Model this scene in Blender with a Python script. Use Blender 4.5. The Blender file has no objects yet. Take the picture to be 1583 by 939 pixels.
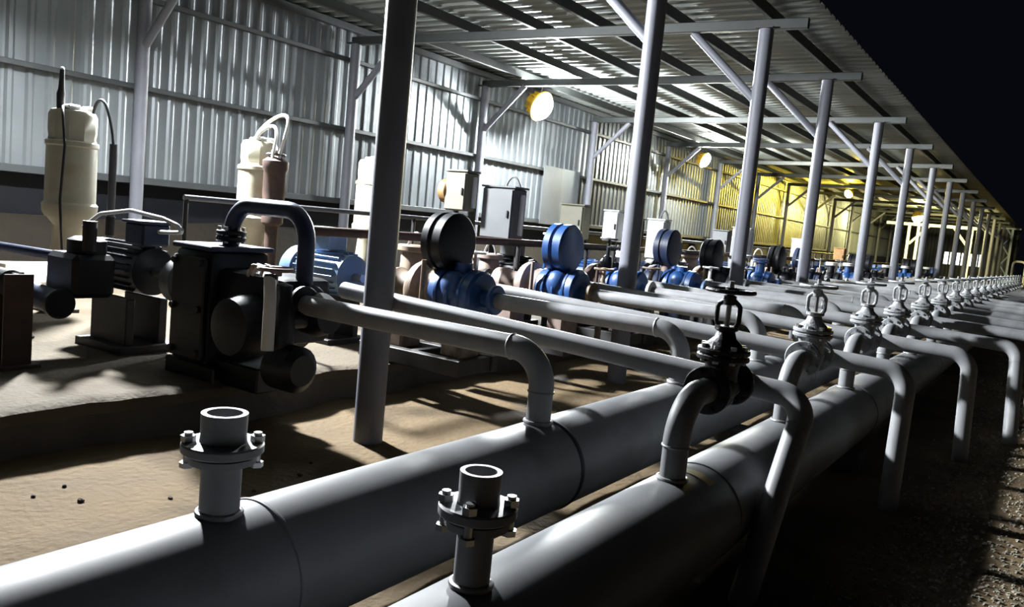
import bpy, bmesh, math, random
from mathutils import Vector, Matrix
random.seed(7)
PI = math.pi
col = bpy.context.scene.collection
scn = bpy.context.scene

# ------------------------------------------------------------------ materials
ALB0 = .30
def mat(name, color, metal=0.0, rough=0.5, noise=0.0, nscale=8.0, bump=0.0, bscale=40.0, dirt=None, dirt_amt=0.4, dirt_scale=3.0, spec=0.5, alb=None):
    ALB = alb or ALB0
    color = tuple(x*ALB for x in color)          # base colours scaled darker to cut bounced light and deepen shade
    if dirt: dirt = tuple(x*ALB for x in dirt)
    m = bpy.data.materials.new(name); m.use_nodes = True
    nt = m.node_tree; b = nt.nodes['Principled BSDF']
    b.inputs['Metallic'].default_value = metal
    b.inputs['Roughness'].default_value = rough
    b.inputs['Specular IOR Level'].default_value = spec
    c = (*color, 1)
    b.inputs['Base Color'].default_value = c
    tc = nt.nodes.new('ShaderNodeTexCoord')
    last = None
    if noise > 0:
        n = nt.nodes.new('ShaderNodeTexNoise'); n.inputs['Scale'].default_value = nscale; n.inputs['Detail'].default_value = 5
        nt.links.new(tc.outputs['Object'], n.inputs['Vector'])
        r = nt.nodes.new('ShaderNodeValToRGB')
        r.color_ramp.elements[0].position = .3; r.color_ramp.elements[1].position = .7
        r.color_ramp.elements[0].color = (*[max(0, x*(1-noise)) for x in color], 1)
        r.color_ramp.elements[1].color = (*[min(1, x*(1+noise)) for x in color], 1)
        nt.links.new(n.outputs['Fac'], r.inputs['Fac']); last = r.outputs['Color']
        mr = nt.nodes.new('ShaderNodeMapRange'); mr.inputs['To Min'].default_value = max(.05, rough-.1); mr.inputs['To Max'].default_value = min(1, rough+.12)
        nt.links.new(n.outputs['Fac'], mr.inputs['Value']); nt.links.new(mr.outputs['Result'], b.inputs['Roughness'])
    if dirt:
        n2 = nt.nodes.new('ShaderNodeTexNoise'); n2.inputs['Scale'].default_value = dirt_scale; n2.inputs['Detail'].default_value = 7
        nt.links.new(tc.outputs['Object'], n2.inputs['Vector'])
        r2 = nt.nodes.new('ShaderNodeValToRGB'); r2.color_ramp.elements[0].position = .52; r2.color_ramp.elements[1].position = .72
        r2.color_ramp.elements[0].color = (0, 0, 0, 1); r2.color_ramp.elements[1].color = (dirt_amt,)*3 + (1,)
        nt.links.new(n2.outputs['Fac'], r2.inputs['Fac'])
        mx = nt.nodes.new('ShaderNodeMix'); mx.data_type = 'RGBA'
        nt.links.new(r2.outputs['Color'], mx.inputs[0])
        if last: nt.links.new(last, mx.inputs[6])
        else: mx.inputs[6].default_value = c
        mx.inputs[7].default_value = (*dirt, 1); last = mx.outputs[2]
    if last: nt.links.new(last, b.inputs['Base Color'])
    if bump > 0:
        n3 = nt.nodes.new('ShaderNodeTexNoise'); n3.inputs['Scale'].default_value = bscale; n3.inputs['Detail'].default_value = 6
        nt.links.new(tc.outputs['Object'], n3.inputs['Vector'])
        bp = nt.nodes.new('ShaderNodeBump'); bp.inputs['Strength'].default_value = bump; bp.inputs['Distance'].default_value = .02
        nt.links.new(n3.outputs['Fac'], bp.inputs['Height']); nt.links.new(bp.outputs['Normal'], b.inputs['Normal'])
    return m

def emis(name, color, strength):
    m = bpy.data.materials.new(name); m.use_nodes = True
    b = m.node_tree.nodes['Principled BSDF']
    b.inputs['Base Color'].default_value = (*color, 1)
    b.inputs['Emission Color'].default_value = (*color, 1)
    b.inputs['Emission Strength'].default_value = strength
    return m

def sheet_mat(name, color, axis, width, metal, rough, alb):
    """galvanised sheet: every sheet (width m along the axis) has a slightly different zinc tone, with faint spangle."""
    color = tuple(x*alb for x in color)
    m = bpy.data.materials.new(name); m.use_nodes = True
    nt = m.node_tree; b = nt.nodes['Principled BSDF']
    b.inputs['Metallic'].default_value = metal
    tc = nt.nodes.new('ShaderNodeTexCoord'); sp = nt.nodes.new('ShaderNodeSeparateXYZ')
    nt.links.new(tc.outputs['Object'], sp.inputs[0])
    dv = nt.nodes.new('ShaderNodeMath'); dv.operation = 'DIVIDE'; dv.inputs[1].default_value = width
    nt.links.new(sp.outputs[axis], dv.inputs[0])
    fl = nt.nodes.new('ShaderNodeMath'); fl.operation = 'FLOOR'; nt.links.new(dv.outputs[0], fl.inputs[0])
    wn = nt.nodes.new('ShaderNodeTexWhiteNoise'); wn.noise_dimensions = '1D'; nt.links.new(fl.outputs[0], wn.inputs['W'])
    n = nt.nodes.new('ShaderNodeTexNoise'); n.inputs['Scale'].default_value = 2.2; n.inputs['Detail'].default_value = 6
    nt.links.new(tc.outputs['Object'], n.inputs['Vector'])
    ad = nt.nodes.new('ShaderNodeMath'); ad.operation = 'ADD'
    nt.links.new(wn.outputs['Value'], ad.inputs[0]); nt.links.new(n.outputs['Fac'], ad.inputs[1])
    r = nt.nodes.new('ShaderNodeValToRGB')
    r.color_ramp.elements[0].position = .3; r.color_ramp.elements[1].position = 1.0
    # range 0..2 halved
    hv = nt.nodes.new('ShaderNodeMath'); hv.operation = 'MULTIPLY'; hv.inputs[1].default_value = .62
    nt.links.new(ad.outputs[0], hv.inputs[0]); nt.links.new(hv.outputs[0], r.inputs['Fac'])
    r.color_ramp.elements[0].color = (*[x*.78 for x in color], 1); r.color_ramp.elements[1].color = (*[min(1, x*1.18) for x in color], 1)
    nt.links.new(r.outputs['Color'], b.inputs['Base Color'])
    mr = nt.nodes.new('ShaderNodeMapRange'); mr.inputs['From Max'].default_value = 1.0
    mr.inputs['To Min'].default_value = rough-.09; mr.inputs['To Max'].default_value = rough+.09
    nt.links.new(hv.outputs[0], mr.inputs['Value']); nt.links.new(mr.outputs['Result'], b.inputs['Roughness'])
    return m

M = {}
M['wall']   = sheet_mat('galvanised_wall', (.27, .295, .315), 'Y', .8, .5, .40, .74)
M['roof']   = sheet_mat('galvanised_roof', (.20, .215, .205), 'Y', 1.0, .40, .42, 1.2)
M['post']   = mat('post_paint', (.36, .37, .43), 0, .5, .06, 6, spec=.25, alb=0.37)
M['girt']   = mat('girt_paint', (.16, .175, .185), .2, .5, .08, 5)
M['beam']   = mat('beam_paint', (.10, .112, .108), .2, .5, .08, 5)
M['purlin'] = mat('purlin_paint', (.10, .11, .105), .1, .6, .08, 5)
M['pipe']   = mat('silver_pipe_paint', (.46, .47, .49), 0, .5, .10, 7, spec=.3, dirt=(.20, .17, .14), dirt_amt=.5, dirt_scale=4, alb=0.48)
M['header'] = mat('silver_header_paint', (.48, .495, .52), 0, .5, .08, 5, spec=.25, dirt=(.16, .15, .13), dirt_amt=.55, dirt_scale=2.3)
M['weld']   = mat('weld_bead', (.07, .07, .075), .5, .6)
M['weldlt'] = mat('weld_bright', (.55, .55, .56), .6, .45, alb=0.5)
M['yellow'] = mat('yellow_primer_band', (.50, .38, .12), 0, .6, .2, 20, alb=0.7)
M['valve']  = mat('valve_paint', (.50, .52, .54), .1, .45, .25, 18, bump=.3, bscale=60, alb=0.5)
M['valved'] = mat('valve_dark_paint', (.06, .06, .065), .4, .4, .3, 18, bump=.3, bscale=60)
M['dark']   = mat('dark_pump_enamel', (.022, .026, .038), 0, .45, .3, 9, spec=.3, alb=0.2)
M['navy']   = mat('navy_enamel', (.03, .045, .10), 0, .45, .25, 9, spec=.35, alb=0.5)
M['blue']   = mat('blue_enamel', (.022, .10, .33), .05, .38, .3, 7, dirt=(.05, .035, .025), dirt_amt=.9, dirt_scale=7, alb=0.55)
M['lblue']  = mat('light_blue_enamel', (.20, .33, .55), .05, .42, .15, 7, dirt=(.12, .10, .08), dirt_amt=.5, dirt_scale=6, alb=0.5)
M['tan']    = mat('tan_primer', (.45, .32, .22), .05, .6, .25, 8, dirt=(.05, .025, .015), dirt_amt=.95, dirt_scale=6, alb=0.42)
M['pink']   = mat('pinkish_primer', (.47, .35, .30), .05, .6, .2, 8, dirt=(.10, .05, .03), dirt_amt=.6, dirt_scale=6, alb=0.42)
M['brown']  = mat('rusty_brown', (.085, .045, .032), .1, .65, .4, 10, alb=0.55)
M['cream']  = mat('cream_paint', (.66, .62, .47), 0, .5, .10, 5, dirt=(.40, .28, .14), dirt_amt=.45, dirt_scale=5, alb=0.55)
M['white']  = mat('white_enamel', (.78, .79, .78), 0, .4, .04, 5, alb=0.75)
M['whose']  = mat('white_hose', (.74, .73, .70), 0, .5, alb=0.75)
M['grey']   = mat('grey_enamel', (.26, .275, .29), .1, .45, .06, 6)
M['olive']  = mat('olive_enamel', (.25, .24, .17), 0, .5, .1, 6, alb=0.5)
M['black']  = mat('black_rubber', (.018, .018, .02), 0, .55)
M['steel']  = mat('bright_steel', (.62, .62, .63), .9, .32, .08, 10, alb=0.7)
M['chan']   = mat('skid_steel', (.075, .07, .07), .3, .6, .3, 10)
M['sandy']  = mat('sand', (.36, .255, .14), 0, .95, .16, 2.2, .6, 26, dirt=(.14, .10, .06), dirt_amt=.8, dirt_scale=1.6, spec=.2, alb=0.33)
M['slab']   = mat('sanded_concrete', (.27, .22, .155), 0, .92, .14, 2.5, .55, 30, dirt=(.15, .10, .06), dirt_amt=.8, dirt_scale=1.3, spec=.2)
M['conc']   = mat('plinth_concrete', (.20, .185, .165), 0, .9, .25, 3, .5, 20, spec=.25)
M['kerb']   = mat('white_kerb_paint', (.78, .76, .70), 0, .7, .08, 6, alb=0.9)  # white stands for ground overexposed by the near lamp
M['gravel'] = mat('gravel_stone', (.62, .56, .44), 0, .9, .45, 14, spec=.25, alb=0.42)
M['stone']  = mat('loose_stone', (.14, .10, .075), 0, .9, .3, 12, .4, 30, spec=.25)
M['bank']   = mat('earth_bank', (.16, .125, .085), 0, .95, .3, 1.2, .6, 9, spec=.15, alb=0.085)
M['house']  = mat('yellow_lamp_housing', (.70, .42, .03), .1, .45, .08, 6, alb=0.8)
M['sign']   = mat('rust_lid', (.32, .17, .06), .1, .6, .25, 10, alb=0.6)
M['wframe'] = mat('white_frame_paint', (.80, .80, .78), 0, .5, .05, 5, alb=1.0)
M['bluecol']= mat('pale_blue_column', (.45, .55, .66), .1, .45, .05, 5, alb=1.0)
LAMPW = 620.
M['lampA'] = emis('lamp_lens_near', (.93, .97, 1.0), LAMPW*9.0)
M['lampB'] = emis('lamp_lens_mid', (.94, .99, 1.0), LAMPW*5.6)
M['lampC'] = emis('lamp_lens_far', (.98, 1.0, .90), LAMPW*6.5)
M['lampD'] = emis('lamp_lens_sodium', (1.0, .74, .08), LAMPW*3.6)
M['lampE'] = emis('lamp_lens_end', (1.0, .87, .36), LAMPW*2.7)
M['lit']   = emis('lit_window_pane', (.93, 1.0, .93), 2.2)

# ------------------------------------------------------------------ mesh builder
class MB:
    def __init__(s): s.v = []; s.f = []
    def add(s, vs, fs, mtx=None):
        o = len(s.v)
        for p in vs:
            p = Vector(p)
            s.v.append(tuple(mtx @ p) if mtx else tuple(p))
        s.f += [tuple(i+o for i in f) for f in fs]
        return s
    def sweep(s, pts, rad, n=16, caps=True, closed=False):
        pts = [Vector(p) for p in pts]; N = len(pts)
        rads = rad if isinstance(rad, (list, tuple)) else [rad]*N
        tang = []
        for i in range(N):
            if closed: t = pts[(i+1) % N]-pts[i-1]
            else:
                a = pts[max(0, i-1)]; b = pts[min(N-1, i+1)]; t = b-a
            tang.append(t.normalized())
        ref = Vector((0, 0, 1)) if abs(tang[0].z) < .9 else Vector((1, 0, 0))
        u = (ref-tang[0]*ref.dot(tang[0])).normalized()
        vs = []
        for i in range(N):
            t = tang[i]; u = (u-t*u.dot(t)).normalized(); w = t.cross(u)
            for k in range(n):
                a = 2*PI*k/n
                vs.append(pts[i]+(u*math.cos(a)+w*math.sin(a))*rads[i])
        fs = []
        for i in range(N if closed else N-1):
            j = (i+1) % N
            for k in range(n):
                k2 = (k+1) % n
                fs.append((i*n+k, i*n+k2, j*n+k2, j*n+k))
        if caps and not closed:
            fs.append(tuple(range(n-1, -1, -1))); fs.append(tuple((N-1)*n+k for k in range(n)))
        return s.add(vs, fs)
    def lathe(s, prof, org=(0, 0, 0), axis='Z', n=24, closed=False, caps=True):
        """prof = [(radius, height)...] along the axis"""
        vs = []; P = len(prof)
        for r, h in prof:
            for k in range(n):
                a = 2*PI*k/n; x, y = r*math.cos(a), r*math.sin(a)
                if axis == 'Z': p = (x, y, h)
                elif axis == 'X': p = (h, x, y)
                else: p = (y, h, x)
                vs.append(Vector(p)+Vector(org))
        fs = []
        for i in range(P if closed else P-1):
            j = (i+1) % P
            for k in range(n):
                k2 = (k+1) % n
                fs.append((i*n+k, i*n+k2, j*n+k2, j*n+k))
        if caps and not closed:
            fs.append(tuple(range(n-1, -1, -1))); fs.append(tuple((P-1)*n+k for k in range(n)))
        return s.add(vs, fs)
    def disc(s, org, r, t, axis='Z', n=24, ch=None):
        c = ch if ch is not None else min(t*.2, r*.1)
        return s.lathe([(r-c, -t/2), (r, -t/2+c), (r, t/2-c), (r-c, t/2)], org, axis, n)
    def box(s, c, size, bev=.006, rot=None, seg=1):
        bm = bmesh.new(); bmesh.ops.create_cube(bm, size=1)
        bmesh.ops.scale(bm, vec=size, verts=bm.verts)
        if bev: bmesh.ops.bevel(bm, geom=bm.edges[:], offset=min(bev, min(size)*.4), segments=seg, affect='EDGES', profile=.5)
        m = Matrix.Translation(Vector(c))
        if rot: m = m @ rot
        bm.verts.index_update()
        s.add([v.co.copy() for v in bm.verts], [tuple(v.index for v in f.verts) for f in bm.faces], m)
        bm.free(); return s
    def sphere(s, c, r, seg=16, rings=10, sc=(1, 1, 1), jit=0, rnd=None):
        prof = []
        vs = []; fs = []
        for i in range(rings+1):
            th = PI*i/rings
            for k in range(seg):
                a = 2*PI*k/seg
                q = 1+(rnd.uniform(-jit, jit) if rnd and 0 < i < rings else 0)
                vs.append((c[0]+r*q*sc[0]*math.sin(th)*math.cos(a), c[1]+r*q*sc[1]*math.sin(th)*math.sin(a), c[2]+r*q*sc[2]*math.cos(th)))
        for i in range(rings):
            for k in range(seg):
                k2 = (k+1) % seg
                fs.append((i*seg+k, (i+1)*seg+k, (i+1)*seg+k2, i*seg+k2))
        return s.add(vs, fs)
    def torus(s, org, R, r, axis='Z', n=28, m=8):
        pts = []
        for k in range(n):
            a = 2*PI*k/n; x, y = R*math.cos(a), R*math.sin(a)
            p = (x, y, 0) if axis == 'Z' else ((0, x, y) if axis == 'X' else (y, 0, x))
            pts.append(Vector(p)+Vector(org))
        return s.sweep(pts, r, m, closed=True)
    def build(s, name, m, parent=None, loc=None, smooth=True, ang=34):
        me = bpy.data.meshes.new(name); me.from_pydata(s.v, [], s.f)
        bm = bmesh.new(); bm.from_mesh(me)
        bmesh.ops.remove_doubles(bm, verts=bm.verts, dist=1e-6)
        bmesh.ops.recalc_face_normals(bm, faces=bm.faces)
        if smooth:
            for f in bm.faces: f.smooth = True
            lim = math.radians(ang)
            for e in bm.edges:
                if len(e.link_faces) == 2:
                    e.smooth = e.calc_face_angle(0) < lim
                else: e.smooth = False
        bm.to_mesh(me); bm.free()
        me.materials.append(m)
        o = bpy.data.objects.new(name, me); col.objects.link(o)
        if parent: o.parent = parent
        if loc: o.location = loc
        return o

def fillet(pts, r, seg=8):
    pts = [Vector(p) for p in pts]; out = [pts[0]]
    for i in range(1, len(pts)-1):
        rr = r[i-1] if isinstance(r, (list, tuple)) else r
        a, b, c = pts[i-1], pts[i], pts[i+1]
        d1 = (a-b).normalized(); d2 = (c-b).normalized()
        ang = d1.angle(d2)
        if ang > PI-.01: out.append(b); continue
        t = min(rr/math.tan(ang/2), (a-b).length*.98, (c-b).length*.98); R = t*math.tan(ang/2)
        ctr = b+(d1+d2).normalized()*(R/math.sin(ang/2))
        s0 = b+d1*t-ctr; s1 = b+d2*t-ctr
        tot = s0.angle(s1); ax = s0.cross(s1).normalized()
        for k in range(seg+1):
            out.append(ctr+Matrix.Rotation(tot*k/seg, 3, ax) @ s0)
    out.append(pts[-1]); return out

def tag(o, label=None, cat=None, group=None, kind=None):
    if label: o['label'] = label
    if cat: o['category'] = cat
    if group: o['group'] = group
    if kind: o['kind'] = kind
    return o
def thing(name, loc, label, cat, group=None):
    o = bpy.data.objects.new(name, None); col.objects.link(o); o.location = loc
    o.empty_display_size = .1
    return tag(o, label, cat, group)
def struct(o): o['kind'] = 'structure'; return o
def copy_tree(o, parent=None):
    c = o.copy(); col.objects.link(c)
    if parent: c.parent = parent
    for ch in list(o.children): copy_tree(ch, c)
    return c
ORD = ['first', 'second', 'third', 'fourth', 'fifth', 'sixth', 'seventh', 'eighth', 'ninth', 'tenth', 'eleventh', 'twelfth', 'thirteenth',
       'fourteenth', 'fifteenth', 'sixteenth', 'seventeenth', 'eighteenth', 'nineteenth', 'twentieth', 'twenty-first', 'twenty-second', 'twenty-third', 'twenty-fourth', 'twenty-fifth', 'twenty-sixth']

# ------------------------------------------------------------------ layout numbers (metres)
XP = -3.07            # outer post row
XW = -9.1             # wall post row
OUT = [3.27, 6.33, 9.17, 12.05, 15.95, 19.6, 23.5, 27.3, 31.2, 35.2, 39.2, 43.2, 47.2, 51.2, 55.2, 59.2]
INN = [2.4, 5.43, 8.77, 12.05, 16.25, 20.4, 24.4, 28.2, 32.0, 35.8, 39.7, 43.6, 47.4, 51.3, 55.2, 59.2]
YEND = 61.0
ZR = 4.0              # roof sheet
ZB = 3.75             # beam centre
HX, HZ, HR = -1.75, .263, .199    # large pipe header
BX, BZ, BR = -1.03, .272, .184    # smaller pipe header
AY = [2.9, 4.42, 5.9, 7.05] + [7.05+1.4*i for i in range(1, 20)]      # lines into the large header
BY = [3.38, 4.74, 6.15, 7.4] + [7.4+1.42*i for i in range(1, 20)]     # crossover lines
NU = 20

# ------------------------------------------------------------------ ground
def hsh(x, y):
    v = math.sin(x*12.9898+y*78.233)*43758.5453; return v-math.floor(v)
def vnoise(x, y):
    xi, yi = math.floor(x), math.floor(y); fx, fy = x-xi, y-yi
    fx = fx*fx*(3-2*fx); fy = fy*fy*(3-2*fy)
    a, b, c, d = hsh(xi, yi), hsh(xi+1, yi), hsh(xi, yi+1), hsh(xi+1, yi+1)
    return (a*(1-fx)+b*fx)*(1-fy)+(c*(1-fx)+d*fx)*fy
def fbm(x, y): return vnoise(x, y)*.55+vnoise(x*2.1+5, y*2.1)*.28+vnoise(x*4.3, y*4.3+9)*.17

def grid(xs, ys, zf):
    mb = MB(); nx, ny = len(xs), len(ys)
    vs = [(x, y, zf(x, y)) for x in xs for y in ys]
    fs = [(i*ny+j, (i+1)*ny+j, (i+1)*ny+j+1, i*ny+j+1) for i in range(nx-1) for j in range(ny-1)]
    return mb.add(vs, fs)
def frange(a, b, d): n = max(1, int(round((b-a)/d))); return [a+(b-a)*i/n for i in range(n+1)]
xs = frange(-3.95, -.6, .06)+frange(-.45, 6, .15)[0:]+frange(7, 40, 3)
ys = frange(-4, 9, .08)+frange(9.5, 110, 2.0)
def gz(x, y):
    edge = min(1, max(0, (-3.2-x)/.6))*.05*fbm(x*2+3, y*1.3)     # sand banked against the plinth
    z = (fbm(x*1.7, y*1.7)-.5)*.035+edge
    return min(z, .03) if x > -2.6 else z
g = grid(xs, ys, gz).build('floor', M['sandy']); struct(g)
# far open ground at the left, beyond the wall
g2 = grid(frange(-40, -9.0, 2), frange(-6, 110, 6), lambda x, y: -.02).build('floor', M['bank']); struct(g2)

# sanded concrete plinth carrying the pumps; ragged sand-covered front edge
ysp = frange(-4, 20, .07)+frange(20.5, 62, .6)
prof = [(-9.6, 0), (-8.0, 0), (-6.6, .0), (-6.0, .0), (-5.4, 0), (-4.9, 0), (-4.5, 0), (-4.2, 0), (-4.0, 0), (-3.9, 0), (-3.84, 0), (-3.80, -.02), (-3.785, -.07), (-3.78, -.16), (-3.775, -.33)]
mbp = MB(); ny = len(ysp); vs = []
for i, (x, dz) in enumerate(prof):
    for y in ysp:
        e = (fbm(y*1.9, 3.1)-.5)*.13 if i >= 8 else 0
        e += (fbm(y*7, 8.1)-.5)*.035 if i >= 10 else 0
        z = .25+dz+(fbm(x*2.3, y*2.3)-.5)*.03*(1 if dz > -.05 else .3)
        vs.append((x+e, y, z))
fs = [(i*ny+j, (i+1)*ny+j, (i+1)*ny+j+1, i*ny+j+1) for i in range(len(prof)-1) for j in range(ny-1)]
mbp.add(vs, fs)
pl = mbp.build('floor_plinth', M['slab']); struct(pl)
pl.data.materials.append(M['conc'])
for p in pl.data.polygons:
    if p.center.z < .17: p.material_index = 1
# earth bank outside, seen below the wall sheets
bank = grid(frange(-17, -10.2, .4), frange(-4, 64, .8), lambda x, y: -.05+(.95+.22*(fbm(x, y*.6)-.5))*min(1, max(0, (-10.3-x)/1.3))).build('floor_bank', M['bank']); struct(bank)
M['clad'] = mat('dark_navy_cladding', (.030, .032, .050), 0, .6, .15, 4, spec=.2, alb=0.14)  # dark navy strip filling the gap under the wall sheets
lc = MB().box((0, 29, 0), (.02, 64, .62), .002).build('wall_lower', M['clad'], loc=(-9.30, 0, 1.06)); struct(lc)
eb = grid([-9.28, -9.2, -9.12, -9.02, -8.9, -8.8], frange(-3, 61, .35), lambda x, y: .24+(.52+.22*fbm(y*.5, 2.2))*min(1, max(0, (-8.82-x)/.36))**.8+.03*fbm(x*9, y*3)).build('earth_mound', M['bank']); struct(eb)
# kerb blocks added for lamp-lit ground under the wall; their white is glare
for i, y in enumerate([4.35, 4.95, 5.22]):
    b = MB().box((0, 0, .09), (.22, [.5, .2, .12][i], .2), .01)
    o = b.build('kerb_block', M['kerb'], loc=(-8.55, y-.35, .25))
    tag(o, ['long white kerb block lying under the wall behind the nearest pump motor', 'middle white kerb block of the short row under the wall', 'smallest white kerb block at the far end of the short row'][i], 'kerb', 'white kerb blocks under the wall')

# ------------------------------------------------------------------ wall and roof sheets
def ribs(a, b, pitch, h, top, base):
    """trapezoid rib profile: list of (position, height)"""
    out = [(a, 0)]; x = a
    while x < b-1e-6:
        out += [(x+pitch*.5-base/2, 0), (x+pitch*.5-top/2, h), (x+pitch*.5+top/2, h), (x+pitch*.5+base/2, 0)]
        x += pitch
    out.append((x, 0)); return out
def sheet(prof, fn0, fn1, th):
    """folded sheet of real thickness between two edges"""
    vs = []
    for p, h in prof: vs += [fn0(p, h), fn1(p, h), fn0(p, h-th), fn1(p, h-th)]
    fs = []
    for i in range(len(prof)-1):
        a, b = i*4, (i+1)*4
        fs += [(a, a+1, b+1, b), (a+2, b+2, b+3, a+3), (a, b, b+2, a+2), (a+1, a+3, b+3, b+1)]
    fs += [(0, 2, 3, 1), (len(prof)*4-4, len(prof)*4-3, len(prof)*4-1, len(prof)*4-2)]
    return MB().add(vs, fs)
wp = ribs(-3, YEND, .205, .018, .04, .095)
w = sheet(wp, lambda p, h: (-9.235+h, p, 1.34), lambda p, h: (-9.235+h, p, 3.99), .004).build('wall_left', M['wall'], ang=12); struct(w)
rp = ribs(-3, YEND+.4, .25, .03, .04, .09)
r_ = sheet(rp, lambda p, h: (-9.45, p, ZR+.04-h), lambda p, h: (-2.58, p, ZR+.04-h), -.004).build('ceiling', M['roof'], ang=12); struct(r_)
ep = ribs(-9.2, -2.6, .205, .032, .035, .085)
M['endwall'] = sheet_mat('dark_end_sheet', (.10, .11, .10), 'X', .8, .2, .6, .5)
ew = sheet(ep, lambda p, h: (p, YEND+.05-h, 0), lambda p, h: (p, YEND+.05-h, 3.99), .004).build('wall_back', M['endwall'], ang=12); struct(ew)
def bar(name, x, y0, y1, z, w, h, m):
    o = MB().box((0, (y1-y0)/2, 0), (w, y1-y0, h), .006).build(name, m, loc=(x, y0, z)); struct(o); return o
tn = 0
def trim(*a):
    global tn; tn += 1; return bar('trim_%d' % tn, *a)
for z, hh in ((2.45, .06), (3.47, .06)): trim(-9.165, -3, YEND, z, .07, hh, M['girt'])
trim(-9.165, -3, YEND, 1.37, .07, .085, M['girt'])
trim(-9.155, -3, YEND, 3.93, .085, .10, M['girt'])
for x in (-8.3, -7.15, -6.1, -5.2, -4.15, XP): trim(x, -3, YEND, 3.90, .055, .13, M['purlin'])
# a flat galvanised sheet leaning on the wall girt
o = MB().box((0, 0, .6), (.012, 1.5, 1.22), .002).build('metal_sheet', M['wall'], loc=(-9.118, 15.1, 1.33))
tag(o, 'flat pale galvanised sheet fixed over the wall ribs beyond the fourth frame', 'metal sheet')

# ------------------------------------------------------------------ posts, beams
def post(name, x, y, z0, side, label, group, cat='post', r=.082, ztop=3.70, lean=0.0):
    t = thing(name, (x, y, z0), label, cat, group)
    h = ztop-z0
    MB().sweep([(0, 0, -.05), (lean*.5, 0, h*.5), (lean, 0, h)], r, 24).build('shaft', M['post'], t)
    MB().box((lean, 0, h+.008), (.2, .2, .016), .003).build('cap_plate', M['beam'], t)
    zb = 2.98-z0
    d = -1 if side == 'out' else 1
    MB().sweep([(d*.05, 0, zb-.05), (d*.86, 0, h+.0)], .048, 16).build('knee_brace', M['post'], t)
    return t
for i, (yo, yi) in enumerate(zip(OUT, INN)):
    post('roof_post', XP, yo, .0, 'out', '%s round grey steel post from the near end, standing beside the pipe headers' % ORD[i].capitalize(), 'outer roof posts')
    if i > 0:
        post('wall_post', XW+.02, yi, .25, 'in', 'round grey steel post against the sheet wall, %s in view from the left' % ORD[i-1], 'posts along the sheet wall', r=.075)
    # cross beam from wall post to outer post and a little beyond
    a = Vector((XW-.05, yi, ZB)); b = Vector((-2.62, yo+(yo-yi)*.07, ZB)); d = b-a
    tn += 1
    rot = Matrix.Rotation(math.atan2(d.y, d.x), 4, 'Z')
    o = MB().box((d.length/2, 0, 0), (d.length, .075, .115), .008).build('trim_%d' % tn, M['beam'], loc=a); o.rotation_euler = (0, 0, math.atan2(d.y, d.x)); struct(o)

# ------------------------------------------------------------------ lamps
def lamp(loc, lens, label, body='house', size=1.0, aim=(.85, 0, -.5), dome=.34, zb=3.836):
    """floodlight: finned housing, rim, shallow glass dome; hung from the purlin above"""
    t = thing('floodlight', loc, label, 'lamp', 'floodlights under the shed roof')
    d = Vector(aim).normalized(); R = d.to_track_quat('X', 'Z').to_matrix().to_4x4()
    def L(x, y, z): return tuple(R @ Vector((x*size, y*size, z*size)))
    mb = MB(); pr = [(.06, -.20), (.10, -.19), (.12, -.08), (.20, -.02), (.215, .0), (.215, .03), (.195, .035)]
    tmp = MB().lathe([(r*size, h*size) for r, h in pr], (0, 0, 0), 'X', 28); mb.add(tmp.v, tmp.f, R)
    for k in range(10):
        a = 2*PI*k/10
        mb.box(L(-.10, .135*math.cos(a), .135*math.sin(a)), (.12*size, .05*size, .008*size), .001, R @ Matrix.Rotation(a, 4, 'X'))
    mb.build('housing', M[body], t)
    vs = MB(); n = 28; prof = []
    for k in range(9):
        th = PI/2*k/8; prof.append((.192*math.cos(th)*size+.0005, (.03+.192*dome*math.sin(th))*size))
    tmp = MB().lathe(prof, (0, 0, 0), 'X', n); vs.add(tmp.v, tmp.f, R); vs.build('lens', M[lens], t)
    top = zb-loc[2]
    MB().sweep(fillet([(0, 0, top), (0, 0, .22*size), L(-.10, 0, .10)], .03, 4), .016, 10).build('bracket', M['chan'], t)
    return t
lamp((-7.1, 4.2, 3.5), 'lampA', 'nearest white floodlight, under the roof above the cream vessels', aim=(.75, -.1, -.62), dome=.42)
lamp((-8.3, 12.72, 3.47), 'lampB', 'bright white floodlight with yellow housing beside the third wall post', aim=(.9, -.05, -.42), dome=.6, size=1.3)
lamp((-8.3, 21.0, 3.44), 'lampC', 'white floodlight hung past the fifth wall post', aim=(.9, -.05, -.42), dome=.55)
lamp((-7.15, 33.3, 3.62), 'lampD', 'small round yellow lamp hanging in the far half of the shed', size=.8, aim=(-.35, -.6, -.5), dome=.8)
lamp((-6.1, 43.6, 3.42), 'lampE', 'brightest yellow-white lamp at the far end above the white frame', aim=(.25, -.05, -.95), dome=1.2, size=1.2)

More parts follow.
